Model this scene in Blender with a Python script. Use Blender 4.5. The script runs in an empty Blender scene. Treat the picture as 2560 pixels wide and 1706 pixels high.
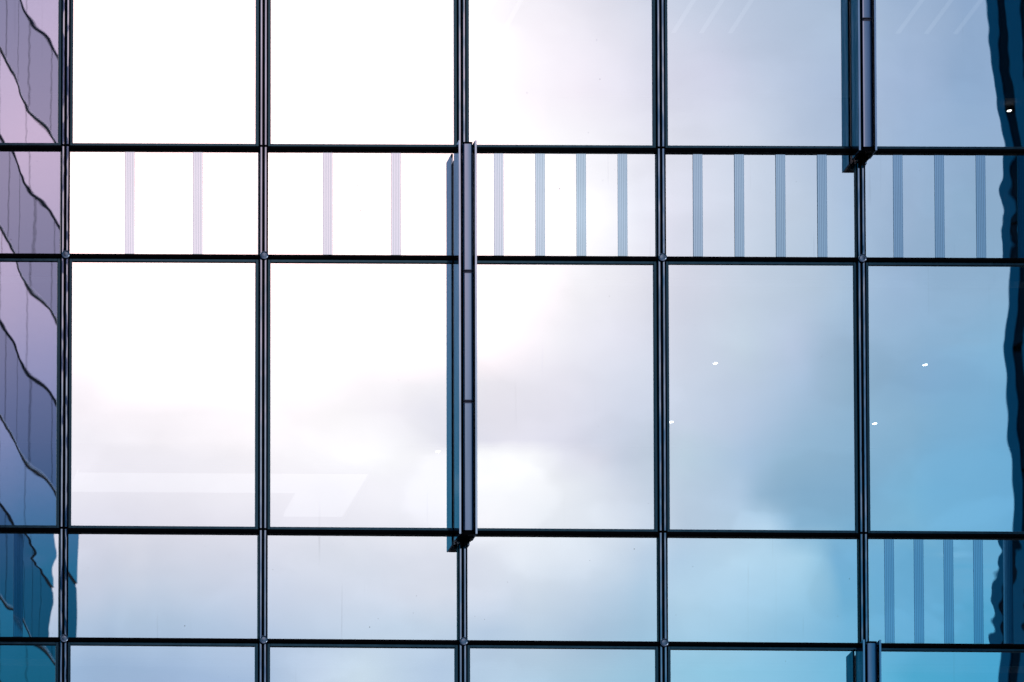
import bpy, bmesh, math, random
from mathutils import Vector, Matrix

random.seed(7)
scene = bpy.context.scene
COL = scene.collection
ZB = 21.824            # height of the reference transom above the pavement

# ------------------------------------------------------------------ helpers
def tag(o, label=None, cat=None, group=None, kind=None):
    if label: o['label'] = label
    if cat: o['category'] = cat
    if group: o['group'] = group
    if kind: o['kind'] = kind
    return o

def empty(name, loc=(0, 0, 0), rz=0.0):
    o = bpy.data.objects.new(name, None)
    o.location = loc
    o.rotation_euler = (0, 0, rz)
    o.empty_display_size = 0.3
    COL.objects.link(o)
    return o

class MB:
    """collects shapes, then links them as ONE mesh object"""
    def __init__(self):
        self.bm = bmesh.new()
    def box(self, x0, x1, y0, y1, z0, z1, mi=0, bevel=0.0):
        bm = self.bm
        vs = [bm.verts.new((x, y, z)) for x in (x0, x1) for y in (y0, y1) for z in (z0, z1)]
        fs = []
        for q in ((0, 1, 3, 2), (4, 6, 7, 5), (0, 4, 5, 1), (2, 3, 7, 6), (0, 2, 6, 4), (1, 5, 7, 3)):
            f = bm.faces.new([vs[k] for k in q]); f.material_index = mi; fs.append(f)
        if bevel > 0:
            es = list({e for f in fs for e in f.edges})
            r = bmesh.ops.bevel(bm, geom=es, offset=bevel, segments=2, affect='EDGES', profile=0.6)
            for f in r['faces']: f.material_index = mi
        return fs
    def prism_z(self, pts, z0, z1, mi=0, smooth=False, caps=True):
        """outline in x, y extruded along z"""
        bm = self.bm
        a = [bm.verts.new((p[0], p[1], z0)) for p in pts]
        b = [bm.verts.new((p[0], p[1], z1)) for p in pts]
        n = len(pts)
        for k in range(n):
            f = bm.faces.new((a[k], a[(k + 1) % n], b[(k + 1) % n], b[k])); f.material_index = mi; f.smooth = smooth
        if caps:
            for ring in (a[::-1], b):
                c = bm.faces.new([bm.verts.new(v.co) for v in ring]); c.material_index = mi
    def lathe_y(self, prof, cx, cz, n=28, mi=0):
        """profile of (radius, y) turned about the y axis through cx, cz"""
        bm = self.bm
        rings = []
        for r, y in prof:
            if r < 1e-6:
                rings.append([bm.verts.new((cx, y, cz))])
            else:
                rings.append([bm.verts.new((cx + r * math.cos(2 * math.pi * k / n), y, cz + r * math.sin(2 * math.pi * k / n))) for k in range(n)])
        for a, b in zip(rings, rings[1:]):
            for k in range(n):
                k2 = (k + 1) % n
                if len(a) == 1: f = bm.faces.new((a[0], b[k2], b[k]))
                elif len(b) == 1: f = bm.faces.new((a[k], a[k2], b[0]))
                else: f = bm.faces.new((a[k], a[k2], b[k2], b[k]))
                f.smooth = True; f.material_index = mi
    def build(self, name, mats, parent=None, loc=(0, 0, 0)):
        bmesh.ops.recalc_face_normals(self.bm, faces=self.bm.faces)
        me = bpy.data.meshes.new(name)
        self.bm.to_mesh(me); self.bm.free()
        for m in (mats if isinstance(mats, (list, tuple)) else [mats]): me.materials.append(m)
        o = bpy.data.objects.new(name, me)
        o.location = loc
        COL.objects.link(o)
        if parent: o.parent = parent
        return o

def sstep(a, b, x):
    t = max(0.0, min(1.0, (x - a) / (b - a)))
    return t * t * (3 - 2 * t)

def interp(tab, x):
    if x <= tab[0][0]: return tab[0][1]
    for (x0, y0), (x1, y1) in zip(tab, tab[1:]):
        if x <= x1:
            t = (x - x0) / (x1 - x0)
            t = t * t * (3 - 2 * t)
            return y0 + (y1 - y0) * t
    return tab[-1][1]

# ------------------------------------------------------------------ node helpers
class NT:
    def __init__(self, tree):
        self.t = tree; self.t.nodes.clear()
    def n(self, typ, **kw):
        nd = self.t.nodes.new(typ)
        for k, v in kw.items(): setattr(nd, k, v)
        return nd
    def put(self, sock, v):
        if isinstance(v, bpy.types.NodeSocket): self.t.links.new(v, sock)
        else: sock.default_value = v
    def math(self, op, a, b=0.0, c=None, clamp=False):
        nd = self.n('ShaderNodeMath', operation=op, use_clamp=clamp)
        self.put(nd.inputs[0], a); self.put(nd.inputs[1], b)
        if c is not None: self.put(nd.inputs[2], c)
        return nd.outputs[0]
    def vmath(self, op, a, b):
        nd = self.n('ShaderNodeVectorMath', operation=op)
        self.put(nd.inputs[0], a)
        if op == 'SCALE': self.put(nd.inputs['Scale'], b)
        else: self.put(nd.inputs[1], b)
        return nd.outputs[0]
    def smooth(self, x, a, b, lo=0.0, hi=1.0):
        nd = self.n('ShaderNodeMapRange', interpolation_type='SMOOTHSTEP', clamp=True)
        self.put(nd.inputs[0], x)
        for k, v in zip((1, 2, 3, 4), (a, b, lo, hi)): nd.inputs[k].default_value = v
        return nd.outputs[0]
    def lin(self, x, a, b):
        nd = self.n('ShaderNodeMapRange', interpolation_type='LINEAR', clamp=True)
        self.put(nd.inputs[0], x)
        nd.inputs[1].default_value = a; nd.inputs[2].default_value = b
        return nd.outputs[0]
    def mix(self, fac, a, b, blend='MIX'):
        nd = self.n('ShaderNodeMix', data_type='RGBA', blend_type=blend, clamp_factor=True)
        self.put(nd.inputs[0], fac); self.put(nd.inputs[6], a); self.put(nd.inputs[7], b)
        return nd.outputs[2]
    def noise(self, vec, scale, detail=3.0, rough=0.5, dist=0.0):
        nd = self.n('ShaderNodeTexNoise')
        self.put(nd.inputs['Vector'], vec)
        nd.inputs['Scale'].default_value = scale
        nd.inputs['Detail'].default_value = detail
        nd.inputs['Roughness'].default_value = rough
        nd.inputs['Distortion'].default_value = dist
        return nd

def material(name):
    m = bpy.data.materials.new(name); m.use_nodes = True
    nt = NT(m.node_tree)
    out = nt.n('ShaderNodeOutputMaterial')
    return m, nt, out

def metal(name, col, rough, metallic=1.0, wear=0.15, spec=0.5, scale=(14, 14, 1.2), wobble=0.0):
    """coated or anodised metal with a faint streaky variation of tone and gloss"""
    m, nt, out = material(name)
    p = nt.n('ShaderNodeBsdfPrincipled')
    geo = nt.n('ShaderNodeNewGeometry')
    v = nt.vmath('MULTIPLY', geo.outputs['Position'], scale)
    nz = nt.noise(v, 1.0, 4.0, 0.6).outputs['Fac']
    dark = tuple(c * (1 - wear) for c in col) + (1,)
    lite = tuple(min(1, c * (1 + wear)) for c in col) + (1,)
    f = nt.smooth(nz, 0.3, 0.7)
    nt.put(p.inputs['Base Color'], nt.mix(f, dark, lite))
    nt.put(p.inputs['Roughness'], nt.smooth(nz, 0.3, 0.7, rough * 0.85, rough * 1.15))
    if wobble:
        bp = nt.n('ShaderNodeBump'); bp.inputs['Strength'].default_value = 0.35; bp.inputs['Distance'].default_value = wobble
        nt.put(bp.inputs['Height'], nt.noise(nt.vmath('MULTIPLY', geo.outputs['Position'], (9, 9, 2.2)), 1.0, 2.0, 0.5).outputs['Fac'])
        nt.t.links.new(bp.outputs[0], p.inputs['Normal'])
    p.inputs['Metallic'].default_value = metallic
    p.inputs['Specular IOR Level'].default_value = spec
    nt.t.links.new(p.outputs[0], out.inputs[0])
    return m

def glass(name, tint=(1, 1, 1), reflect=0.72, clear=0.28, dirt=0.05):
    """mirror-coated glazing: most of the sky is reflected, a little of the room behind shows through"""
    m, nt, out = material(name)
    gl = nt.n('ShaderNodeBsdfGlossy'); gl.inputs['Roughness'].default_value = 0.0
    tr = nt.n('ShaderNodeBsdfTransparent')
    geo = nt.n('ShaderNodeNewGeometry')
    # run-down dirt: narrow vertical streaks, strongest where a slow noise lets them be
    v1 = nt.vmath('MULTIPLY', geo.outputs['Position'], (16, 1, 0.35))
    st = nt.noise(v1, 1.0, 2.0, 0.5).outputs['Fac']
    v2 = nt.vmath('MULTIPLY', geo.outputs['Position'], (1.3, 1, 0.9))
    pt = nt.noise(v2, 1.0, 2.0, 0.5).outputs['Fac']
    s = nt.math('MULTIPLY', nt.smooth(st, 0.62, 0.74), nt.smooth(pt, 0.5, 0.62))
    sp = nt.noise(geo.outputs['Position'], 34.0, 0.0).outputs['Fac']
    s = nt.math('ADD', s, nt.math('MULTIPLY', nt.smooth(sp, 0.872, 0.885), 4.0))
    k = nt.math('SUBTRACT', 1.0, nt.math('MULTIPLY', s, dirt))
    # panes come from different batches: a trace of difference in coating
    oi = nt.n('ShaderNodeObjectInfo')
    k = nt.math('MULTIPLY', k, nt.math('ADD', 0.975, nt.math('MULTIPLY', oi.outputs['Random'], 0.05)))
    c = nt.vmath('SCALE', tuple(t * reflect for t in tint), k)
    nt.put(gl.inputs['Color'], c)
    tr.inputs['Color'].default_value = (clear, clear * 1.03, clear * 1.02, 1)
    add = nt.n('ShaderNodeAddShader')
    nt.t.links.new(gl.outputs[0], add.inputs[0]); nt.t.links.new(tr.outputs[0], add.inputs[1])
    nt.t.links.new(add.outputs[0], out.inputs[0])
    return m

def glossy_tint(name, col, rough=0.02, diff=None):
    m, nt, out = material(name)
    gl = nt.n('ShaderNodeBsdfGlossy'); gl.inputs['Roughness'].default_value = rough
    gl.inputs['Color'].default_value = (*col, 1)
    if diff:
        d = nt.n('ShaderNodeBsdfDiffuse'); d.inputs['Color'].default_value = (*diff, 1)
        add = nt.n('ShaderNodeAddShader')
        nt.t.links.new(gl.outputs[0], add.inputs[0]); nt.t.links.new(d.outputs[0], add.inputs[1])
        nt.t.links.new(add.outputs[0], out.inputs[0])
    else:
        nt.t.links.new(gl.outputs[0], out.inputs[0])
    return m

def rough_mat(name, col, rough=0.8, vary=0.2, scale=3.0):
    m, nt, out = material(name)
    p = nt.n('ShaderNodeBsdfPrincipled')
    geo = nt.n('ShaderNodeNewGeometry')
    nz = nt.noise(geo.outputs['Position'], scale, 5.0, 0.6).outputs['Fac']
    nt.put(p.inputs['Base Color'], nt.mix(nt.smooth(nz, 0.3, 0.7), tuple(c * (1 - vary) for c in col) + (1,), tuple(c * (1 + vary) for c in col) + (1,)))
    p.inputs['Roughness'].default_value = rough
    nt.t.links.new(p.outputs[0], out.inputs[0])
    return m

def lamp_mat(name, col, strength):
    m, nt, out = material(name)
    e = nt.n('ShaderNodeEmission'); e.inputs['Color'].default_value = (*col, 1); e.inputs['Strength'].default_value = strength
    nt.t.links.new(e.outputs[0], out.inputs[0])
    return m

M = {
    'vision': glass('vision_glass', (0.995, 1.005, 1.025)),
    'spandrel': glass('spandrel_glass', (0.99, 1.005, 1.025), dirt=0.14),
    'glass_edge': None,
    'frit': glossy_tint('frit_band', (0.375, 0.475, 0.565)),
    'frit_line': glossy_tint('frit_line', (0.27, 0.36, 0.45)),
    'core': metal('black_aluminium', (0.0016, 0.0018, 0.0026), 0.3, 1.0),
    'frame': metal('window_frame_metal', (0.018, 0.042, 0.060), 0.16, 1.0),
    'rib': metal('mullion_rib_metal', (0.19, 0.225, 0.295), 0.06, 1.0, wobble=0.012),
    'cap': metal('cover_cap_metal', (0.11, 0.15, 0.21), 0.22, 1.0),
    'plate': metal('fin_plate_metal', (0.20, 0.27, 0.37), 0.12, 1.0, wobble=0.004),
    'edge': metal('fin_edge_metal', (0.23, 0.29, 0.39), 0.06, 1.0),
    'tube': metal('frosted_tube', (0.125, 0.17, 0.255), 0.08, 1.0, wear=0.05),
    'ring': metal('tube_joint_metal', (0.05, 0.055, 0.08), 0.3, 1.0),
    'slab': rough_mat('slab_concrete', (0.05, 0.05, 0.05)),
    'ceiling': rough_mat('ceiling_board', (0.30, 0.30, 0.30), vary=0.04),
    'room': rough_mat('room_wall', (0.06, 0.06, 0.065)),
    'lens': lamp_mat('downlight_glow', (1.0, 0.98, 0.95), 9.0),
    'strip': lamp_mat('strip_glow', (0.95, 0.97, 1.0), 0.13),
    'cove': lamp_mat('cove_glow', (1.0, 0.98, 1.0), 0.22),
    'trim': rough_mat('white_trim', (0.6, 0.6, 0.6), 0.5, 0.03),
    'pave': rough_mat('paving', (0.16, 0.16, 0.165), 0.85, 0.25, 0.6),
    'panel': glossy_tint('tower_panel', (0.52, 0.55, 0.57), 0.06, (0.02, 0.02, 0.025)),
    'tglass': glossy_tint('tower_glass', (0.27, 0.315, 0.36), 0.05),
    'tdark': glossy_tint('tower_joint', (0.22, 0.25, 0.29), 0.12, (0.01, 0.012, 0.02)),
    'ledge': glossy_tint('tower_ledge', (0.7, 0.7, 0.7), 0.2, (0.06, 0.06, 0.06)),
    'teal': glossy_tint('teal_cladding', (0.02, 0.22, 0.37), 0.25, (0.001, 0.13, 0.24)),
    'teal_dark': glossy_tint('dark_teal_glass', (0.006, 0.03, 0.05), 0.1, (0.001, 0.022, 0.04)),
}
def edge_mat():
    m, nt, out = material('glass_edge')
    tr = nt.n('ShaderNodeBsdfTransparent'); tr.inputs['Color'].default_value = (0.97, 0.99, 0.98, 1)
    nt.t.links.new(tr.outputs[0], out.inputs[0]); return m
M['glass_edge'] = edge_mat()
SKY_ROWS = [  # (elevation slope, [(azimuth slope, r, g, b radiance), ...]) of the cloud bank the glass faces
    (0.4019, [(0.1921, 0.436, 0.618, 0.873), (0.2164, 0.468, 0.641, 0.902), (0.2362, 0.502, 0.673, 0.921), (0.2517, 0.705, 0.845, 1.031), (0.2627, 0.782, 0.941, 1.073), (0.2826, 0.625, 0.8, 1.021), (0.2992, 0.657, 0.864, 1.063), (0.3213, 0.544, 0.827, 1.031), (0.3345, 0.443, 0.774, 1.001), (0.3489, 0.394, 0.782, 1.021), (0.3765, 0.286, 0.681, 0.96), (0.3908, 0.194, 0.625, 0.921), (0.4041, 0.11, 0.551, 0.864), (0.4239, 0.089, 0.509, 0.836)]),
    (0.4133, [(0.1921, 0.625, 0.774, 0.99), (0.2164, 0.61, 0.774, 0.99), (0.2384, 0.657, 0.8, 1.021), (0.2605, 0.722, 0.864, 1.042), (0.2826, 0.765, 0.911, 1.084), (0.2948, 0.673, 0.836, 1.042), (0.308, 0.705, 0.873, 1.052), (0.3213, 0.61, 0.809, 1.021), (0.3345, 0.522, 0.791, 1.021), (0.3467, 0.522, 0.818, 1.042), (0.3599, 0.468, 0.8, 1.042), (0.3765, 0.348, 0.705, 0.98), (0.3875, 0.239, 0.625, 0.931), (0.4019, 0.197, 0.587, 0.921), (0.4239, 0.11, 0.522, 0.855)]),
    (0.4236, [(0.1921, 0.818, 0.883, 1.052), (0.2164, 0.791, 0.883, 1.052), (0.2384, 0.827, 0.902, 1.073), (0.2605, 0.873, 0.941, 1.084), (0.2826, 0.951, 1.001, 1.127), (0.2948, 0.921, 0.99, 1.127), (0.308, 0.883, 0.99, 1.127), (0.3213, 0.756, 0.902, 1.073), (0.3345, 0.595, 0.818, 1.031), (0.3467, 0.61, 0.864, 1.063), (0.3599, 0.565, 0.845, 1.063), (0.3765, 0.449, 0.782, 1.021), (0.3842, 0.348, 0.705, 0.97), (0.3875, 0.226, 0.602, 0.911), (0.4019, 0.197, 0.572, 0.902), (0.4239, 0.147, 0.544, 0.873)]),
    (0.4328, [(0.1921, 0.941, 0.96, 1.105), (0.2164, 0.941, 0.97, 1.105), (0.2384, 0.96, 0.99, 1.127), (0.2605, 1.021, 1.052, 1.16), (0.2826, 1.011, 1.042, 1.16), (0.2925, 1.001, 1.042, 1.16), (0.3036, 1.095, 1.149, 1.239), (0.3213, 0.951, 1.042, 1.16), (0.3345, 0.697, 0.864, 1.052), (0.3467, 0.61, 0.836, 1.052), (0.3599, 0.641, 0.902, 1.105), (0.3765, 0.522, 0.836, 1.052), (0.382, 0.418, 0.756, 1.001), (0.387, 0.257, 0.602, 0.911), (0.4019, 0.201, 0.565, 0.883), (0.4239, 0.19, 0.572, 0.902)]),
    (0.4413, [(0.1921, 1.042, 1.031, 1.16), (0.2164, 1.084, 1.063, 1.171), (0.244, 1.127, 1.105, 1.205), (0.2672, 1.182, 1.171, 1.251), (0.2826, 1.171, 1.171, 1.251), (0.2959, 1.274, 1.274, 1.321), (0.3102, 1.149, 1.194, 1.262), (0.319, 1.073, 1.138, 1.228), (0.3323, 0.941, 1.031, 1.16), (0.3467, 0.689, 0.855, 1.042), (0.3621, 0.641, 0.873, 1.084), (0.3682, 0.633, 0.883, 1.095), (0.3743, 0.343, 0.625, 0.873), (0.3875, 0.291, 0.61, 0.883), (0.4041, 0.276, 0.633, 0.911), (0.4239, 0.205, 0.572, 0.902)]),
    (0.4499, [(0.1921, 1.149, 1.116, 1.205), (0.2164, 1.171, 1.138, 1.216), (0.244, 1.228, 1.194, 1.262), (0.2672, 1.262, 1.239, 1.298), (0.2826, 1.228, 1.228, 1.298), (0.2937, 1.333, 1.333, 1.358), (0.3091, 1.274, 1.286, 1.321), (0.3179, 1.127, 1.171, 1.251), (0.3323, 0.931, 1.011, 1.149), (0.3467, 0.705, 0.864, 1.042), (0.3599, 0.61, 0.818, 1.042), (0.3665, 0.43, 0.673, 0.902), (0.3765, 0.343, 0.618, 0.873), (0.3875, 0.327, 0.625, 0.902), (0.4041, 0.257, 0.602, 0.883), (0.4239, 0.214, 0.572, 0.902)]),
    (0.4579, [(0.1921, 1.205, 1.16, 1.239), (0.2164, 1.239, 1.194, 1.262), (0.244, 1.31, 1.262, 1.298), (0.2672, 1.346, 1.333, 1.346), (0.2826, 1.274, 1.262, 1.31), (0.2937, 1.358, 1.358, 1.37), (0.3069, 1.346, 1.346, 1.358), (0.3157, 1.073, 1.084, 1.194), (0.3246, 1.001, 1.021, 1.149), (0.3323, 0.836, 0.921, 1.084), (0.3467, 0.705, 0.873, 1.021), (0.3621, 0.558, 0.774, 1.021), (0.372, 0.436, 0.689, 0.921), (0.3875, 0.359, 0.641, 0.902), (0.4041, 0.296, 0.602, 0.873), (0.4239, 0.222, 0.58, 0.902)]),
    (0.4619, [(0.1921, 1.228, 1.182, 1.251), (0.2164, 1.274, 1.216, 1.262), (0.244, 1.346, 1.286, 1.31), (0.2672, 1.358, 1.333, 1.346), (0.2782, 1.205, 1.194, 1.262), (0.287, 1.073, 1.073, 1.194), (0.3025, 1.084, 1.063, 1.171), (0.319, 0.98, 0.99, 1.127), (0.3323, 0.855, 0.931, 1.095), (0.3467, 0.748, 0.902, 1.052), (0.3621, 0.58, 0.782, 1.021), (0.3776, 0.43, 0.681, 0.921), (0.3875, 0.376, 0.649, 0.902), (0.4041, 0.316, 0.61, 0.873), (0.4239, 0.235, 0.58, 0.902)]),
    (0.4693, [(0.1921, 1.286, 1.205, 1.262), (0.2164, 1.298, 1.228, 1.262), (0.2407, 1.358, 1.274, 1.298), (0.2605, 1.333, 1.286, 1.298), (0.2716, 1.262, 1.216, 1.274), (0.2826, 1.16, 1.149, 1.239), (0.2992, 1.138, 1.105, 1.194), (0.3157, 1.063, 1.052, 1.171), (0.3323, 0.902, 0.96, 1.116), (0.3467, 0.818, 0.921, 1.095), (0.3621, 0.657, 0.818, 1.042), (0.3776, 0.495, 0.714, 0.951), (0.3875, 0.406, 0.665, 0.911), (0.4041, 0.343, 0.618, 0.873), (0.4239, 0.253, 0.587, 0.902)]),
    (0.4773, [(0.1921, 1.37, 1.286, 1.333), (0.2164, 1.628, 1.488, 1.505), (0.2384, 1.588, 1.476, 1.497), (0.2672, 1.346, 1.286, 1.31), (0.2826, 1.274, 1.239, 1.286), (0.2992, 1.216, 1.171, 1.239), (0.3157, 1.127, 1.105, 1.205), (0.3323, 0.97, 1.011, 1.149), (0.3467, 0.836, 0.931, 1.095), (0.3621, 0.705, 0.845, 1.042), (0.3776, 0.551, 0.748, 0.99), (0.3875, 0.436, 0.673, 0.902), (0.3996, 0.348, 0.595, 0.845), (0.4096, 0.321, 0.587, 0.873), (0.4239, 0.276, 0.602, 0.902)]),
    (0.4888, [(0.1921, 2.012, 1.603, 1.588), (0.2219, 2.112, 1.634, 1.609), (0.2716, 1.81, 1.543, 1.544), (0.2992, 1.689, 1.507, 1.518), (0.3157, 1.274, 1.239, 1.298), (0.3323, 1.084, 1.084, 1.205), (0.3467, 0.883, 0.951, 1.105), (0.3621, 0.765, 0.902, 1.042), (0.3754, 0.681, 0.818, 1.042), (0.382, 0.536, 0.722, 0.941), (0.3886, 0.468, 0.673, 0.902), (0.4096, 0.359, 0.61, 0.873), (0.4239, 0.321, 0.625, 0.902)]),
    (0.5036, [(0.1943, 2.466, 1.74, 1.685), (0.2495, 2.415, 1.725, 1.674), (0.2881, 2.112, 1.634, 1.609), (0.3047, 1.759, 1.528, 1.534), (0.3202, 1.333, 1.298, 1.333), (0.3356, 1.171, 1.16, 1.251), (0.3455, 0.97, 0.99, 1.127), (0.3621, 0.827, 0.931, 1.084), (0.3776, 0.666, 0.816, 0.995), (0.3875, 0.54, 0.73, 0.946), (0.3996, 0.435, 0.627, 0.87), (0.4206, 0.376, 0.612, 0.861)]),
    (0.5242, [(0.1943, 2.466, 1.74, 1.685), (0.2605, 2.466, 1.74, 1.685), (0.2959, 2.264, 1.679, 1.642), (0.3091, 1.759, 1.528, 1.534), (0.3202, 1.507, 1.452, 1.479), (0.3356, 1.149, 1.149, 1.251), (0.3455, 1.052, 1.042, 1.171), (0.3621, 0.883, 0.96, 1.116), (0.3765, 0.706, 0.825, 0.995), (0.3886, 0.582, 0.756, 0.995), (0.4019, 0.479, 0.658, 0.908), (0.4173, 0.399, 0.612, 0.861)]),
    (0.5413, [(0.1943, 2.466, 1.74, 1.685), (0.2716, 2.466, 1.74, 1.685), (0.2959, 2.012, 1.603, 1.588), (0.3124, 1.37, 1.333, 1.358), (0.3268, 1.216, 1.194, 1.262), (0.3356, 1.116, 1.105, 1.205), (0.3511, 0.941, 0.97, 1.105), (0.3665, 0.809, 0.892, 1.052), (0.382, 0.627, 0.756, 0.965), (0.4019, 0.473, 0.65, 0.908), (0.4195, 0.399, 0.582, 0.834)]),
    (0.5562, [(0.1943, 2.466, 1.74, 1.685), (0.2661, 2.466, 1.74, 1.685), (0.2914, 1.759, 1.528, 1.534), (0.3047, 1.346, 1.274, 1.321), (0.319, 1.251, 1.171, 1.262), (0.3356, 1.011, 1.001, 1.138), (0.3544, 0.864, 0.892, 1.073), (0.3687, 0.722, 0.818, 1.011), (0.382, 0.59, 0.722, 0.946), (0.4019, 0.473, 0.627, 0.88), (0.4173, 0.37, 0.547, 0.807)]),
    (0.5722, [(0.1943, 2.466, 1.74, 1.685), (0.2605, 2.415, 1.725, 1.674), (0.2826, 1.86, 1.558, 1.555), (0.2959, 1.537, 1.461, 1.486), (0.3102, 1.286, 1.216, 1.286), (0.3268, 1.063, 1.042, 1.149), (0.3467, 0.845, 0.911, 1.084), (0.3709, 0.658, 0.773, 0.975), (0.3875, 0.568, 0.722, 0.936), (0.4019, 0.492, 0.65, 0.898), (0.4206, 0.393, 0.568, 0.834)]),
    (0.5848, [(0.1943, 2.466, 1.74, 1.685), (0.2716, 2.112, 1.634, 1.609), (0.2892, 1.608, 1.482, 1.501), (0.3047, 1.262, 1.216, 1.286), (0.3268, 1.001, 1.001, 1.127), (0.3467, 0.791, 0.883, 1.063), (0.3709, 0.627, 0.756, 0.956), (0.4019, 0.46, 0.627, 0.88), (0.4206, 0.387, 0.554, 0.825)]),
]
# ------------------------------------------------------------------ the glass building
bld = empty('glass_building', (0, 0, 0))
tag(bld, 'mirror glass facade on a black metal grid, filling the view and reflecting cloudy sky', 'building')

# transom heights relative to ZB: vision row / spandrel row alternate
ROWS = [(-7.968, -6.806, 'spandrel'), (-6.806, -3.983, 'vision'), (-3.983, -2.823, 'spandrel'),
        (-2.823, 0.0, 'vision'), (0.0, 1.162, 'spandrel'), (1.162, 3.985, 'vision'), (3.985, 5.147, 'spandrel')]
BAY = 2.0
CELLS = range(-3, 7)
XL, XR = BAY * CELLS[0], BAY * (CELLS[-1] + 1)

# waviness of single panes: (height, sideways slope) of the glass near one edge
def ysrc(y): return 2.725 - y / 1706 * 7.07
def ripple(pairs, nominal, k):
    return sorted((ysrc(y), -(x - nominal) * k) for y, x in pairs)
KR, KL = 7.5e-5, 8.6e-5
WAVY_RIGHT = {
    5: ripple([(0, 2475), (85, 2478), (170, 2483), (250, 2492), (310, 2500), (360, 2507)], 2496, KR),
    4: ripple([(385, 2507), (402, 2507), (440, 2503), (478, 2499), (505, 2504), (526, 2507), (550, 2501), (577, 2495), (592, 2499), (610, 2506), (628, 2505), (644, 2502)], 2496, KR),
    3: ripple([(668, 2519), (750, 2514), (842, 2506), (868, 2503), (950, 2509), (1090, 2510), (1200, 2518), (1275, 2520), (1330, 2517)], 2496, KR),
    2: ripple([(1346, 2494), (1380, 2492), (1395, 2484), (1410, 2482), (1420, 2487), (1440, 2483), (1476, 2472), (1504, 2470), (1530, 2475), (1560, 2471), (1604, 2472)], 2496, KR),
    1: ripple([(1630, 2490), (1700, 2485), (1800, 2478)], 2496, KR),
}
WAVY_LEFT = ripple([(1336, 133), (1352, 132), (1375, 136), (1404, 142), (1422, 134), (1435, 129), (1445, 131), (1490, 133), (1523, 134), (1545, 129), (1559, 126), (1593, 123)], 147, KL)

def pane_shape(ci, ri, kind):
    rng = random.Random(ci * 97 + ri * 13 + 5)
    amp = 0.16e-3
    lam = (0.45, 1.3)
    n = 5
    tx, tz = rng.uniform(-1, 1) * 0.5e-3, rng.uniform(-1, 1) * 0.5e-3
    if ci == 0: tx = 0.0
    if ci == -1: amp, lam, n = 0.075e-3, (0.18, 0.7), 7
    if ci == 4: amp, lam, n = (0.22e-3, (0.14, 0.5), 8) if ri in (2, 4) else (0.09e-3, (0.2, 0.8), 7); tx = 0.0
    if ci == -1: tx, tz = rng.uniform(-1, 1) * 0.4e-3, rng.uniform(-1, 1) * 0.7e-3
    waves = []
    for _ in range(n):
        l = rng.uniform(*lam); a = rng.uniform(0, math.pi)
        waves.append((2 * math.pi / l * math.cos(a), 2 * math.pi / l * math.sin(a), rng.uniform(0, 6.28), amp * rng.uniform(0.5, 1.2) * l / (2 * math.pi)))
    if ci == -1:   # finer roller marks in the oldest panes
        for _ in range(5):
            l = rng.uniform(0.09, 0.16); a = rng.uniform(0.7, 2.4)
            waves.append((2 * math.pi / l * math.cos(a), 2 * math.pi / l * math.sin(a), rng.uniform(0, 6.28), 0.07e-3 * l / (2 * math.pi)))
    right = WAVY_RIGHT.get(ri) if ci == 4 else None
    left = WAVY_LEFT if (ci == -1 and ri == 2) else None
    def g(x, z):
        h = tx * x + tz * z
        for kx, kz, ph, am in waves: h += am * math.sin(kx * x + kz * z + ph)
        if right: h += (x - 9.42) * interp(right, z) * sstep(8.5, 9.25, x)
        if left: h += (x + 0.12) * interp(left, z) * sstep(-0.55, -0.2, x)
        if ci == 0 and ri == 2: h += (x - 0.1) * (-46 * KL) * (1 - sstep(0.3, 0.9, x))
        if ci == -1 and ri != 2: h += (x + 0.1) * (-14 * KL) * sstep(-0.5, -0.15, x)
        return h
    return g

BANDS = {(0, 4): [0.655, 1.342], (1, 4): [2.653, 3.341], (2, 4): [4.375, 4.791, 5.204, 5.619],
         (3, 4): [6.375, 6.791, 7.205, 7.622], (4, 4): [8.381, 8.796, 9.21, 9.625],
         (4, 2): [8.262, 8.556, 8.852, 9.147, 9.442, 9.737], (-1, 2): [-1.703, -1.287, -0.870, -0.454]}
WORD = {2: 'two', 4: 'four', 6: 'six'}

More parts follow.
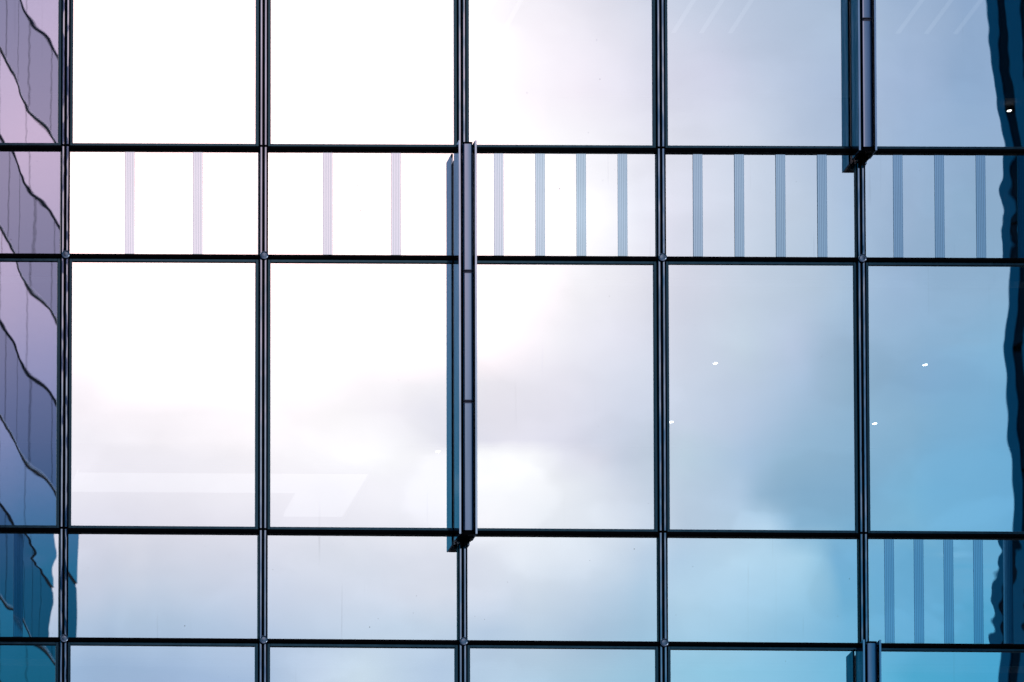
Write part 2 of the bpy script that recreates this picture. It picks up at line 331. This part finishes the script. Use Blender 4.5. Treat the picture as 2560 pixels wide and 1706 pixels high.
def window(ci, ri):
    z0, z1, kind = ROWS[ri]
    # transoms are set towards the spandrel side of each grid line
    if kind == 'vision': gz0, gz1 = z0 + 0.008, z1 - 0.008
    else: gz0, gz1 = z0 + 0.037, z1 - 0.037
    gx0, gx1 = ci * BAY + 0.046, (ci + 1) * BAY - 0.046
    seen = -1 <= ci <= 4 and 1 <= ri <= 5
    step = 0.045 if seen else 0.12
    if seen and ci in (-1, 4): step = 0.022
    nx, nz = max(2, int((gx1 - gx0) / step)), max(2, int((gz1 - gz0) / step))
    g = pane_shape(ci, ri, kind)
    ox, oz = (gx0 + gx1) / 2, (gz0 + gz1) / 2
    bm = bmesh.new()
    grid = []
    for j in range(nz + 1):
        z = gz0 + (gz1 - gz0) * j / nz
        row = []
        for i in range(nx + 1):
            x = gx0 + (gx1 - gx0) * i / nx
            row.append(bm.verts.new((x - ox, g(x, z), z - oz)))
        grid.append(row)
    for j in range(nz):
        for i in range(nx):
            f = bm.faces.new((grid[j][i], grid[j][i + 1], grid[j + 1][i + 1], grid[j + 1][i])); f.smooth = True
    # back and rim of the 12 mm pane
    X0, X1, Z0, Z1, T = gx0 - ox, gx1 - ox, gz0 - oz, gz1 - oz, 0.012
    fr = [bm.verts.new(c) for c in ((X0, 0, Z0), (X1, 0, Z0), (X1, 0, Z1), (X0, 0, Z1))]
    bk = [bm.verts.new(c) for c in ((X0, T, Z0), (X1, T, Z0), (X1, T, Z1), (X0, T, Z1))]
    f = bm.faces.new(bk[::-1]); f.material_index = 1
    for k in range(4):
        f = bm.faces.new((fr[k], bk[k], bk[(k + 1) % 4], fr[(k + 1) % 4])); f.material_index = 1
    me = bpy.data.meshes.new('window')
    bm.to_mesh(me); bm.free()
    me.materials.append(M[kind]); me.materials.append(M['glass_edge'])
    w = bpy.data.objects.new('window', me)
    w.location = (ox, 0, ZB + oz)
    COL.objects.link(w); w.parent = bld
    if kind == 'vision':
        b = MB(); t, y0, y1 = 0.029, -0.014, -0.0015
        b.box(X0, X0 + t, y0, y1, Z0, Z1, bevel=0.002); b.box(X1 - t, X1, y0, y1, Z0, Z1, bevel=0.002)
        b.box(X0 + t, X1 - t, y0, y1, Z0, Z0 + t, bevel=0.002); b.box(X0 + t, X1 - t, y0, y1, Z1 - t, Z1, bevel=0.002)
        b.build('frame', M['frame'], w)
    bands = BANDS.get((ci, ri))
    if bands:
        tag(w, 'narrow window with %s upright pinstriped bands' % WORD[len(bands)])
        for bx in bands:
            b = MB(); hw = 0.0475; x = bx - ox
            b.box(x - hw, x + hw, -0.003, -0.001, Z0 + 0.012, Z1 - 0.012, 0)
            nl = 6
            for k in range(nl):
                lx = x - hw + 0.0035 + (2 * hw - 0.007) * k / (nl - 1)
                b.box(lx - 0.0036, lx + 0.0036, -0.0042, -0.0031, Z0 + 0.012, Z1 - 0.012, 1)
            b.build('frit_band', [M['frit'], M['frit_line']], w)
    return w

for ri in range(len(ROWS)):
    for ci in CELLS:
        window(ci, ri)

# mullions: black core, two round-edged ribs
ZLO, ZHI = ROWS[0][0], ROWS[-1][1]
for i in range(CELLS[0], CELLS[-1] + 2):
    b = MB()
    b.box(-0.046, 0.046, -0.030, 0.10, ZLO, ZHI, bevel=0.004)
    m = b.build('mullion', M['core'], bld, (i * BAY, 0, ZB))
    for rx in (-0.0265, 0.0175):
        b = MB()
        for z0, z1, kind in ROWS:
            # a rib stops short of every transom
            pts = []
            hw = 0.0105
            pts = [(rx + hw, -0.0302), (rx + hw, -0.0385), (rx + hw * 0.68, -0.0415), (rx - hw * 0.68, -0.0415), (rx - hw, -0.0385), (rx - hw, -0.0302)]
            b.prism_z(pts, z0 + 0.012, z1 - 0.012)
        b.build('rib', M['rib'], m)

# transoms
for k in range(len(ROWS) + 1):
    z = ROWS[k][0] if k < len(ROWS) else ROWS[-1][1]
    above = ROWS[k][2] if k < len(ROWS) else 'vision'
    lo, hi = (z - 0.037, z + 0.008) if above == 'vision' else (z - 0.008, z + 0.037)
    b = MB()
    b.box(XL, XR, -0.027, 0.098, lo, hi, bevel=0.005)
    # shallow drip nose along the transom
    nz = (lo + hi) / 2
    b.box(XL, XR, -0.031, -0.02555, nz - 0.010, nz + 0.006, bevel=0.0015)
    b.build('transom', M['core'], bld, (0, 0, ZB))

# round cover caps where a spandrel row meets the vision row below it
FINS = [(2, -2.935, 1.133, 'c'), (4, 1.047, 5.115, 'r'), (4, -8.061, -3.993, 'l')]
def under_fin(i, z):
    return any(i == f[0] and f[1] - 0.05 < z < f[2] + 0.08 for f in FINS)
for zc in (0.013, -3.970, 3.998 + 1.0e9):
    if zc > 100: continue
    for i in range(CELLS[0], CELLS[-1] + 2):
        if under_fin(i, zc): continue
        b = MB()
        b.lathe_y([(0.040, -0.02555), (0.0425, -0.052), (0.0410, -0.0575), (0.0375, -0.0585), (0.0350, -0.0545), (0.0240, -0.0555), (0.0, -0.0570)], 0, 0, 36)
        b.build('cover_cap', M['cap'], bld, (i * BAY + 0.001, 0, ZB + zc))

# floors, ceilings and walls behind the glass
DEEP = 13.0
for (z0, z1, kind) in ROWS:
    if kind == 'spandrel':
        b = MB(); b.box(XL + 0.1, XR - 0.1, 0.115, DEEP - 0.05, z0 - 0.12, z1 + 0.02)
        b.build('floor_slab', M['slab'], bld, (0, 0, ZB))
        b = MB(); b.box(XL + 0.12, XR - 0.12, 0.13, 3.75, z0 - 0.198, z0 - 0.125)
        b.build('ceiling', M['ceiling'], bld, (0, 0, ZB))
b = MB()
b.box(XL, XR, DEEP, DEEP + 0.2, ZLO, ZHI)
b.box(XL - 0.2, XL - 0.002, 0.0, DEEP + 0.2, ZLO, ZHI)
b.box(XR + 0.002, XR + 0.2, 0.0, DEEP + 0.2, ZLO, ZHI)
b.build('wall', M['room'], bld, (0, 0, ZB))
b = MB(); b.box(XL - 0.2, XR + 0.2, 0.0, DEEP + 0.2, 0.0, ZB + ZLO - 0.06)
b.build('lower_wall', M['frame'], bld)
b = MB(); b.box(XL - 0.2, XR + 0.2, 0.0, DEEP + 0.2, ZB + ZHI + 0.06, ZB + ZHI + 9.0)
b.build('upper_wall', M['frame'], bld)

# ------------------------------------------------------------------ vertical facade lights
def tube_outline(r):
    """shallow bowed front with rounded shoulders, flat back"""
    pts = [(0.003 - r, -0.172)]
    rc = 0.010
    w = r - rc
    sag = 0.0006
    for k in range(5):
        a = math.pi - math.radians(72) * k / 4
        pts.append((0.003 - w + rc * math.cos(a), -0.200 - rc * math.sin(a)))
    for k in range(1, 12):
        t = -1 + 2 * k / 12
        pts.append((0.003 + w * t, -0.2103 - sag * (1 - t * t) - (r - 0.049)))
    for k in range(5):
        a = math.radians(72) * (4 - k) / 4
        pts.append((0.003 + w + rc * math.cos(a), -0.200 - rc * math.sin(a)))
    pts.append((0.003 + r, -0.172))
    return pts
def facade_light(i, z0, z1, label):
    L = z1 - z0
    root = empty('facade_light', (i * BAY, 0, ZB + z0))
    tag(root, label, 'wall light', 'upright light fittings on the mullions')
    yf, yb = -0.219, -0.046
    b = MB()
    b.box(-0.050, 0.050, -0.095, -0.0435, -0.035, L - 0.04, bevel=0.003)
    b.box(-0.046, 0.046, -0.150, -0.0955, 0.01, L - 0.03, bevel=0.003)
    b.build('back_channel', M['core'], root)
    for s in (-1, 1):
        b = MB()
        xo, xi = (-0.090, -0.072) if s < 0 else (0.072, 0.090)
        b.box(xo, xi, yf + 0.0045, yb, 0, L, bevel=0.0015)
        p = b.build('side_plate', M['plate'], root)
        b = MB()
        b.box(xo - 0.0008, xi + 0.0008, yf, yf + 0.0042, -0.0005, L + 0.0005, bevel=0.0012)
        b.build('edge_strip', M['edge'], p)
    # frosted tube in three lengths with a collar at each joint
    tops = [L - 0.02, L - 1.352, L - 2.698, 0.03]
    for a, c in zip(tops, tops[1:]):
        b = MB()
        pts = tube_outline(0.049)
        b.prism_z(pts, c + 0.012, a - 0.012)
        b.build('light_tube', M['tube'], root)
    for zc in tops[1:3]:
        b = MB()
        pts = tube_outline(0.0515)
        b.prism_z(pts, zc - 0.022, zc - 0.008, smooth=True)
        b.prism_z(pts, zc + 0.004, zc + 0.014, smooth=True)
        b.build('collar', M['ring'], root)
    for zc0, zc1 in ((0.006, 0.030), (L - 0.021, L - 0.012)):
        b = MB()
        pts = tube_outline(0.050)
        b.prism_z(pts, zc0, zc1, smooth=True)
        b.build('end_cap', M['core'], root)
    b = MB()
    b.box(-0.071, 0.071, -0.212, -0.1505, -0.004, 0.005, bevel=0.001)
    b.box(-0.071, 0.071, -0.150, yb - 0.002, -0.010, 0.004, bevel=0.001)
    b.build('bottom_plate', M['core'], root)
    return root
LAB = {'c': 'upright light fitting seen whole from end to end, just left of the middle',
       'r': 'upright light fitting showing only its lower end, at the top edge of the picture',
       'l': 'upright light fitting of which only the top end shows, lower right of the picture'}
for i, z0, z1, key in FINS: facade_light(i, z0, z1, LAB[key])

# ------------------------------------------------------------------ lamps in the rooms behind the glass
def downlight(x, y, z, label, first=[]):
    if not first:
        root = empty('ceiling_downlight')
        b = MB(); b.lathe_y([(0.0, 0.002), (0.0255, 0.002), (0.0255, -0.001), (0.0, -0.001)], 0, 0, 24)
        for v in b.bm.verts: v.co = Vector((v.co.x, v.co.z, v.co.y))
        b.build('lens', M['lens'], root)
        b = MB(); b.lathe_y([(0.02555, 0.003), (0.045, 0.003), (0.045, -0.003), (0.02555, -0.003), (0.02555, 0.003)], 0, 0, 24)
        for v in b.bm.verts: v.co = Vector((v.co.x, v.co.z, v.co.y))
        b.build('rim', M['trim'], root)
        first.append(root)
    else:
        root = first[0].copy(); COL.objects.link(root)
        for ch in first[0].children:
            c = ch.copy(); c.parent = root; COL.objects.link(c)
    root.location = (x, y, z)
    tag(root, label, 'downlight', 'small round ceiling downlights behind the glass')

ZC3, ZC1 = ZB - 0.2, ZB + 3.785
for x, y, z, label in [
    (7.168, 1.77, ZC3 - 0.003, 'small glowing round downlight, upper one in the tall pane right of the central light fitting'),
    (7.172, 3.135, ZC3 - 0.003, 'small glowing round downlight just touching the right side of the fourth mullion'),
    (9.362, 1.78, ZC3 - 0.003, 'small glowing round downlight, upper one in the tall pane at the right'),
    (9.368, 3.145, ZC3 - 0.003, 'small glowing round downlight just right of the fifth mullion'),
    (4.861, 3.887, ZC3 - 0.003, 'faint round downlight at the left side of the central light fitting'),
    (11.217, 4.0, ZC1 - 0.003, 'small glowing round downlight seen against the dark tower reflection at the upper right')]:
    downlight(x, y, z, label)

def strip_light(x, label, first=[]):
    if not first:
        root = empty('ceiling_strip_light')
        b = MB(); b.box(-0.030, 0.030, -1.04, 1.04, -0.002, 0.030, bevel=0.002); b.build('housing', M['trim'], root)
        b = MB(); b.box(-0.024, 0.024, -1.02, 1.02, -0.007, -0.0025, bevel=0.001); b.build('diffuser', M['strip'], root)
        first.append(root)
    else:
        root = first[0].copy(); COL.objects.link(root)
        for ch in first[0].children:
            c = ch.copy(); c.parent = root; COL.objects.link(c)
    root.location = (x, 2.40 - 1.03, ZC1 - 0.034)
    tag(root, label, 'ceiling light', 'slanting strip lights on the top row ceilings')
for x, label in [
    (4.865, 'faint slanting strip light close to the third mullion in the top row'),
    (5.143, 'faint slanting strip light, right one of the pair in the top middle pane'),
    (6.959, 'faint slanting strip light, left one of three, upper right of the fourth mullion'),
    (7.258, 'faint slanting strip light, middle one of three, upper right of the fourth mullion'),
    (7.566, 'faint slanting strip light, right one of three, upper right of the fourth mullion'),
    (9.350, 'faint slanting strip light, left one of three in the top right pane'),
    (9.655, 'faint slanting strip light, middle one of three in the top right pane'),
    (9.965, 'faint slanting strip light, right one of three in the top right pane')]:
    strip_light(x, label)

root = empty('light_cove', (4.26, 4.48, ZC3 + 0.0))
tag(root, 'pale L shaped ceiling light behind the lower left tall panes', 'ceiling light')
b = MB()
pts = [(-3.25, 0.0), (0.0, 0.0), (0.0, 1.16), (-0.67, 1.16), (-0.67, 0.54), (-3.25, 0.54)]
b.prism_z(pts, 0.02, 0.05)
b.build('light_panel', M['cove'], root)
b = MB()
b.box(-3.25, 0.03, -0.03, -0.001, 0.0, 0.075); b.box(0.001, 0.03, 0.0, 1.19, 0.0, 0.075)
b.build('trim', M['trim'], root)

# ------------------------------------------------------------------ the towers across the square (seen in the glass)
def office_tower():
    root = empty('office_tower', (10.30, -55.3, 0), math.radians(-65.2))
    tag(root, 'glossy tower of alternating pale and dark storey bands, mirrored in the leftmost panes', 'building')
    X0, TOP = -11.0, 63.0
    b = MB(); b.box(X0, 0.0, -9.0, 0.0, 0, TOP); b.build('wall', M['tdark'], root)
    b = MB(); b.box(X0 - 0.15, 0.15, -9.15, 0.15, TOP, TOP + 0.5); b.build('roof', M['panel'], root)
    z = 50.3 - 4.3 * 11
    while z < TOP - 4.4:
        # z: line between a pale band (above) and a dark band (below)
        hi = z + 2.15
        b = MB()
        nx = 4
        for k in range(nx):
            xa, xb = X0 + (-X0) * k / nx, X0 + (-X0) * (k + 1) / nx
            b.box(xa + 0.02, xb - 0.02, 0.0, 0.045, z + 0.085, hi - 0.12)
        b.build('pale_band', M['panel'], root)
        b = MB()
        nx = 9
        for k in range(nx):
            xa, xb = X0 + (-X0) * k / nx, X0 + (-X0) * (k + 1) / nx
            b.box(xa + 0.025, xb - 0.025, 0.0, 0.025, z - 2.15 + 0.02, z - 0.02)
        b.build('window_band', M['tglass'], root)
        b = MB(); b.box(X0, 0.0, 0.0, 0.075, hi - 0.085, hi - 0.025, bevel=0.02); b.build('ledge', M['ledge'], root)
        z += 4.3
    return root
office_tower()

def dark_tower():
    root = empty('dark_tower', (43.6, -80.3, 0), math.radians(27.5))
    tag(root, 'dark teal high-rise with black recesses, mirrored along the right edge of the glass', 'building')
    TOP = 96.0
    b = MB(); b.box(0.0, 22.0, -18.0, 0.0, 0, TOP); b.build('wall', M['teal_dark'], root)
    b = MB(); b.box(-0.05, 22.1, -18.1, 0.5, TOP, TOP + 0.6); b.build('roof', M['teal'], root)
    x, k = 0.0, 0
    wid = [(0.27, 0.24), (0.40, 0.30), (0.8, 0.25)]
    while x < 21:
        w, gap = wid[k % 3] if k < 3 else (0.9, 0.5)
        b = MB()
        b.box(x, x + w, 0.0, 0.30, 0, TOP, bevel=0.03); b.build('pier', M['teal'], root)
        x += w + gap; k += 1
    z = 3.0
    while z < TOP:
        b = MB(); b.box(0.02, 21.9, 0.0, 0.18, z, z + 0.35); b.build('spandrel', M['teal_dark'], root)
        z += 3.8
    return root
dark_tower()

# ground
b = MB(); b.box(-900, 900, -900, 900, -0.5, 0.0)
tag(b.build('pavement', M['pave']), 'grey paved square at the foot of the glass building', 'pavement', kind='structure')

# ------------------------------------------------------------------ sky
SUN_EL, SUN_AZ = math.radians(47), math.radians(205)   # behind cloud, in front of the facade and to the left
w = bpy.data.worlds.new('World'); scene.world = w; w.use_nodes = True
nt = NT(w.node_tree)
wout = nt.n('ShaderNodeOutputWorld')
sky = nt.n('ShaderNodeTexSky', sky_type='NISHITA', sun_disc=False)
sky.sun_elevation = SUN_EL; sky.sun_rotation = SUN_AZ
sky.dust_density = 3.0
tc = nt.n('ShaderNodeTexCoord')
sep = nt.n('ShaderNodeSeparateXYZ'); nt.put(sep.inputs[0], tc.outputs['Generated'])
dx, dy, dz = sep.outputs
ny = nt.math('MULTIPLY', dy, -1.0)
nyc = nt.math('MAXIMUM', ny, 0.10)
u0 = nt.math('DIVIDE', dx, nyc)
v0 = nt.math('DIVIDE', dz, nyc)
cmb = nt.n('ShaderNodeCombineXYZ'); nt.put(cmb.inputs[0], u0); nt.put(cmb.inputs[1], v0)
q = cmb.outputs[0]
# ragged cloud outlines
wn = nt.noise(q, 26.0, 4.0, 0.55)
wo = nt.vmath('SCALE', nt.vmath('SUBTRACT', wn.outputs['Color'], (0.5, 0.5, 0.5)), 0.008)
wn2 = nt.noise(q, 9.0, 2.0, 0.5)
wo2 = nt.vmath('SCALE', nt.vmath('SUBTRACT', wn2.outputs['Color'], (0.5, 0.5, 0.5)), 0.006)
qq = nt.vmath('ADD', nt.vmath('ADD', q, wo), wo2)
sp2 = nt.n('ShaderNodeSeparateXYZ'); nt.put(sp2.inputs[0], qq)
u, v = sp2.outputs[0], sp2.outputs[1]
ULO, UHI = 0.14, 0.46
un = nt.math('DIVIDE', nt.math('SUBTRACT', u, ULO), UHI - ULO, clamp=True)
prev = None
for k, (vr, stops) in enumerate(SKY_ROWS):
    r = nt.n('ShaderNodeValToRGB')
    nt.put(r.inputs[0], un)
    cr = r.color_ramp; cr.interpolation = 'LINEAR'
    while len(cr.elements) < len(stops): cr.elements.new(0.5)
    for e, (uu, cr_, cg, cb) in zip(cr.elements, stops):
        e.position = (uu - ULO) / (UHI - ULO)
    for e, (uu, cr_, cg, cb) in zip(cr.elements, stops):
        e.color = (cr_ / 4, cg / 4, cb / 4, 1)
    if prev is None: acc = r.outputs[0]
    else:
        acc = nt.mix(nt.lin(v, prev, vr), acc, r.outputs[0])
    prev = vr
bank = nt.vmath('SCALE', acc, 4.0)
# wisps inside the cloud bank
c3 = nt.noise(nt.vmath('MULTIPLY', qq, (1.0, 1.5, 1.0)), 30.0, 6.0, 0.58).outputs['Fac']
c5 = nt.noise(nt.vmath('MULTIPLY', qq, (1.0, 1.5, 1.0)), 13.0, 7.0, 0.52, 0.4).outputs['Fac']
wisp = nt.math('ADD', nt.smooth(c3, 0.25, 0.75, 0.97, 1.03), nt.smooth(c5, 0.48, 0.57, -0.022, 0.022))
# single puffs and grey hollows: direction, half width, half height, gain, softness of the rim
PUFFS = [(0.2948, 0.4465, 0.0182, 0.0128, 0.060, 0.85),
          (0.3312, 0.4619, 0.0144, 0.0069, -0.022, 0.70),
          (0.3820, 0.4510, 0.0166, 0.0089, -0.035, 0.70),
          (0.3660, 0.4408, 0.0077, 0.0048, 0.070, 0.60),
          (0.2672, 0.4613, 0.0116, 0.0071, 0.025, 0.40),
          (0.2810, 0.4682, 0.0088, 0.0086, -0.022, 0.50),
          (0.3886, 0.4819, 0.0121, 0.0097, -0.035, 0.55),
          (0.4063, 0.4796, 0.0166, 0.0057, -0.030, 0.50),
          (0.4217, 0.4425, 0.0132, 0.0055, 0.050, 0.70),
          (0.3124, 0.4310, 0.0166, 0.0057, 0.045, 0.50),
          (0.3323, 0.4425, 0.0121, 0.0057, 0.040, 0.50),
          (0.2959, 0.4190, 0.0088, 0.0046, 0.030, 0.50),
          (0.3279, 0.4133, 0.0132, 0.0057, -0.025, 0.50),
          (0.3621, 0.4248, 0.0188, 0.0080, 0.050, 0.50),
          (0.3847, 0.4270, 0.0055, 0.0103, -0.040, 0.70),
          (0.2661, 0.4179, 0.0166, 0.0069, 0.030, 0.40),
          (0.3025, 0.4025, 0.0132, 0.0040, 0.040, 0.50),
          (0.2561, 0.4030, 0.0121, 0.0046, 0.050, 0.50),
          (0.4030, 0.4156, 0.0132, 0.0046, 0.060, 0.60),
          (0.4096, 0.4013, 0.0144, 0.0069, -0.030, 0.50),
          (0.2296, 0.4636, 0.0132, 0.0051, 0.025, 0.40),
          (0.2053, 0.4653, 0.0121, 0.0051, -0.015, 0.40),
          (0.3599, 0.4910, 0.0155, 0.0069, 0.030, 0.40),
          (0.3190, 0.4750, 0.0132, 0.0057, -0.010, 0.40)]
wn3 = nt.noise(q, 48.0, 5.0, 0.6)
qp = nt.vmath('ADD', q, nt.vmath('SCALE', nt.vmath('SUBTRACT', wn3.outputs['Color'], (0.5, 0.5, 0.5)), 0.016))
for pu, pv, ru, rv, gain, rim in PUFFS:
    d = nt.vmath('DIVIDE', nt.vmath('SUBTRACT', qp, (pu, pv, 0)), (ru, rv, 1))
    ln = nt.n('ShaderNodeVectorMath', operation='LENGTH'); nt.put(ln.inputs[0], d)
    wisp = nt.math('ADD', wisp, nt.smooth(ln.outputs['Value'], 1.12, rim * 0.9 + 0.12, 0.0, gain))
bank = nt.vmath('SCALE', bank, wisp)
# unseen sky farther right, made rosy high and deep blue low to tint office_tower
r2 = nt.n('ShaderNodeValToRGB')
nt.put(r2.inputs[0], nt.lin(v0, 0.508, 0.742))
els = r2.color_ramp.elements
SIDE = [(0.0, (.02,.28,.5)), (.135, (.04,.34,.65)), (.24, (.17,.40,.80)), (.325, (.4,.52,.95)), (.41, (.65,.66,1.12)), (.535, (1.05,.86,1.25)), (.77, (1.55,1.13,1.5)), (1.0, (1.25,1.0,1.4))]
while len(els) < len(SIDE): els.new(0.5)
for e, (p, c) in zip(els, SIDE): e.position = p
for e, (p, c) in zip(els, SIDE): e.color = (*(k / 3 for k in c), 1)
side = nt.vmath('SCALE', r2.outputs[0], 3.0)
side = nt.mix(nt.smooth(u0, 0.92, 1.05), side, (0.10, 0.26, 0.42, 1))
bank = nt.mix(nt.smooth(u0, 0.60, 0.73), bank, side)
# higher up the bank thins to ordinary cloud
high = nt.math('MULTIPLY', nt.smooth(v0, 0.75, 1.3), nt.smooth(u0, 0.6, 0.4))
bank = nt.mix(high, bank, (0.85, 0.84, 0.95, 1))
lf = nt.smooth(u0, -0.08, -0.25)  # unseen far-left sky, darkened to blue for the fin side plates to reflect
near = nt.mix(nt.smooth(v0, 0.42, 0.56), (0.05, 0.38, 0.60, 1), (0.38, 0.52, 0.80, 1))
lcol = nt.mix(nt.smooth(u0, -0.31, -0.39), near, (0.005, 0.15, 0.27, 1))
bank = nt.mix(lf, bank, lcol)
bg1 = nt.n('ShaderNodeBackground'); nt.put(bg1.inputs[0], sky.outputs[0]); bg1.inputs[1].default_value = 0.07
bg2 = nt.n('ShaderNodeBackground'); nt.put(bg2.inputs[0], bank); bg2.inputs[1].default_value = 1.0
mx = nt.n('ShaderNodeMixShader')
nt.put(mx.inputs[0], nt.smooth(ny, 0.03, 0.25))
nt.t.links.new(bg1.outputs[0], mx.inputs[1]); nt.t.links.new(bg2.outputs[0], mx.inputs[2])
nt.t.links.new(mx.outputs[0], wout.inputs[0])

sl = bpy.data.lights.new('sun', 'SUN'); sl.energy = 0.6; sl.angle = math.radians(12); sl.color = (1.0, 0.95, 0.9)
so = bpy.data.objects.new('sun', sl); COL.objects.link(so)
# direction to the sun: x = sin(az) * cos(el), y = cos(az) * cos(el)
to_sun = Vector((math.sin(SUN_AZ) * math.cos(SUN_EL), math.cos(SUN_AZ) * math.cos(SUN_EL), math.sin(SUN_EL)))
so.rotation_euler = to_sun.to_track_quat('Z', 'Y').to_euler()
so.location = (-20, -30, 60)

# ------------------------------------------------------------------ camera: shift lens from the pavement
cd = bpy.data.cameras.new('camera')
co = bpy.data.objects.new('camera', cd); COL.objects.link(co)
rt = Vector((0.99955709770876, 0.02425252996334331, 0.01724596214820698))
fw = Vector((-0.025247268909412524, 0.9978781325783256, 0.06001506423065498))
up = Vector((-0.015753851359463337, -0.06042389686515564, 0.9980484802127464))
mat = Matrix((rt, up, -fw)).transposed().to_4x4()
mat.translation = Vector((-7.50112, -39.68022, ZB - 20.22394))
co.matrix_world = mat
cd.sensor_fit = 'HORIZONTAL'; cd.sensor_width = 36.0
cd.lens = 10000 / 2560 * 36.0
cd.shift_x = (1280 + 2006.84) / 2560
cd.shift_y = (4995.7 - 853) / 2560
cd.dof.use_dof = True; cd.dof.focus_distance = 40.0; cd.dof.aperture_fstop = 4.5
cd.clip_start = 0.1; cd.clip_end = 3000
scene.camera = co

scene.render.engine = 'CYCLES'
scene.cycles.max_bounces = 10
scene.cycles.glossy_bounces = 6
scene.cycles.transparent_max_bounces = 12
scene.cycles.sample_clamp_indirect = 8
vs = scene.view_settings
vs.view_transform = 'Standard'; vs.look = 'None'; vs.exposure = 0; vs.gamma = 1; vs.use_curve_mapping = False
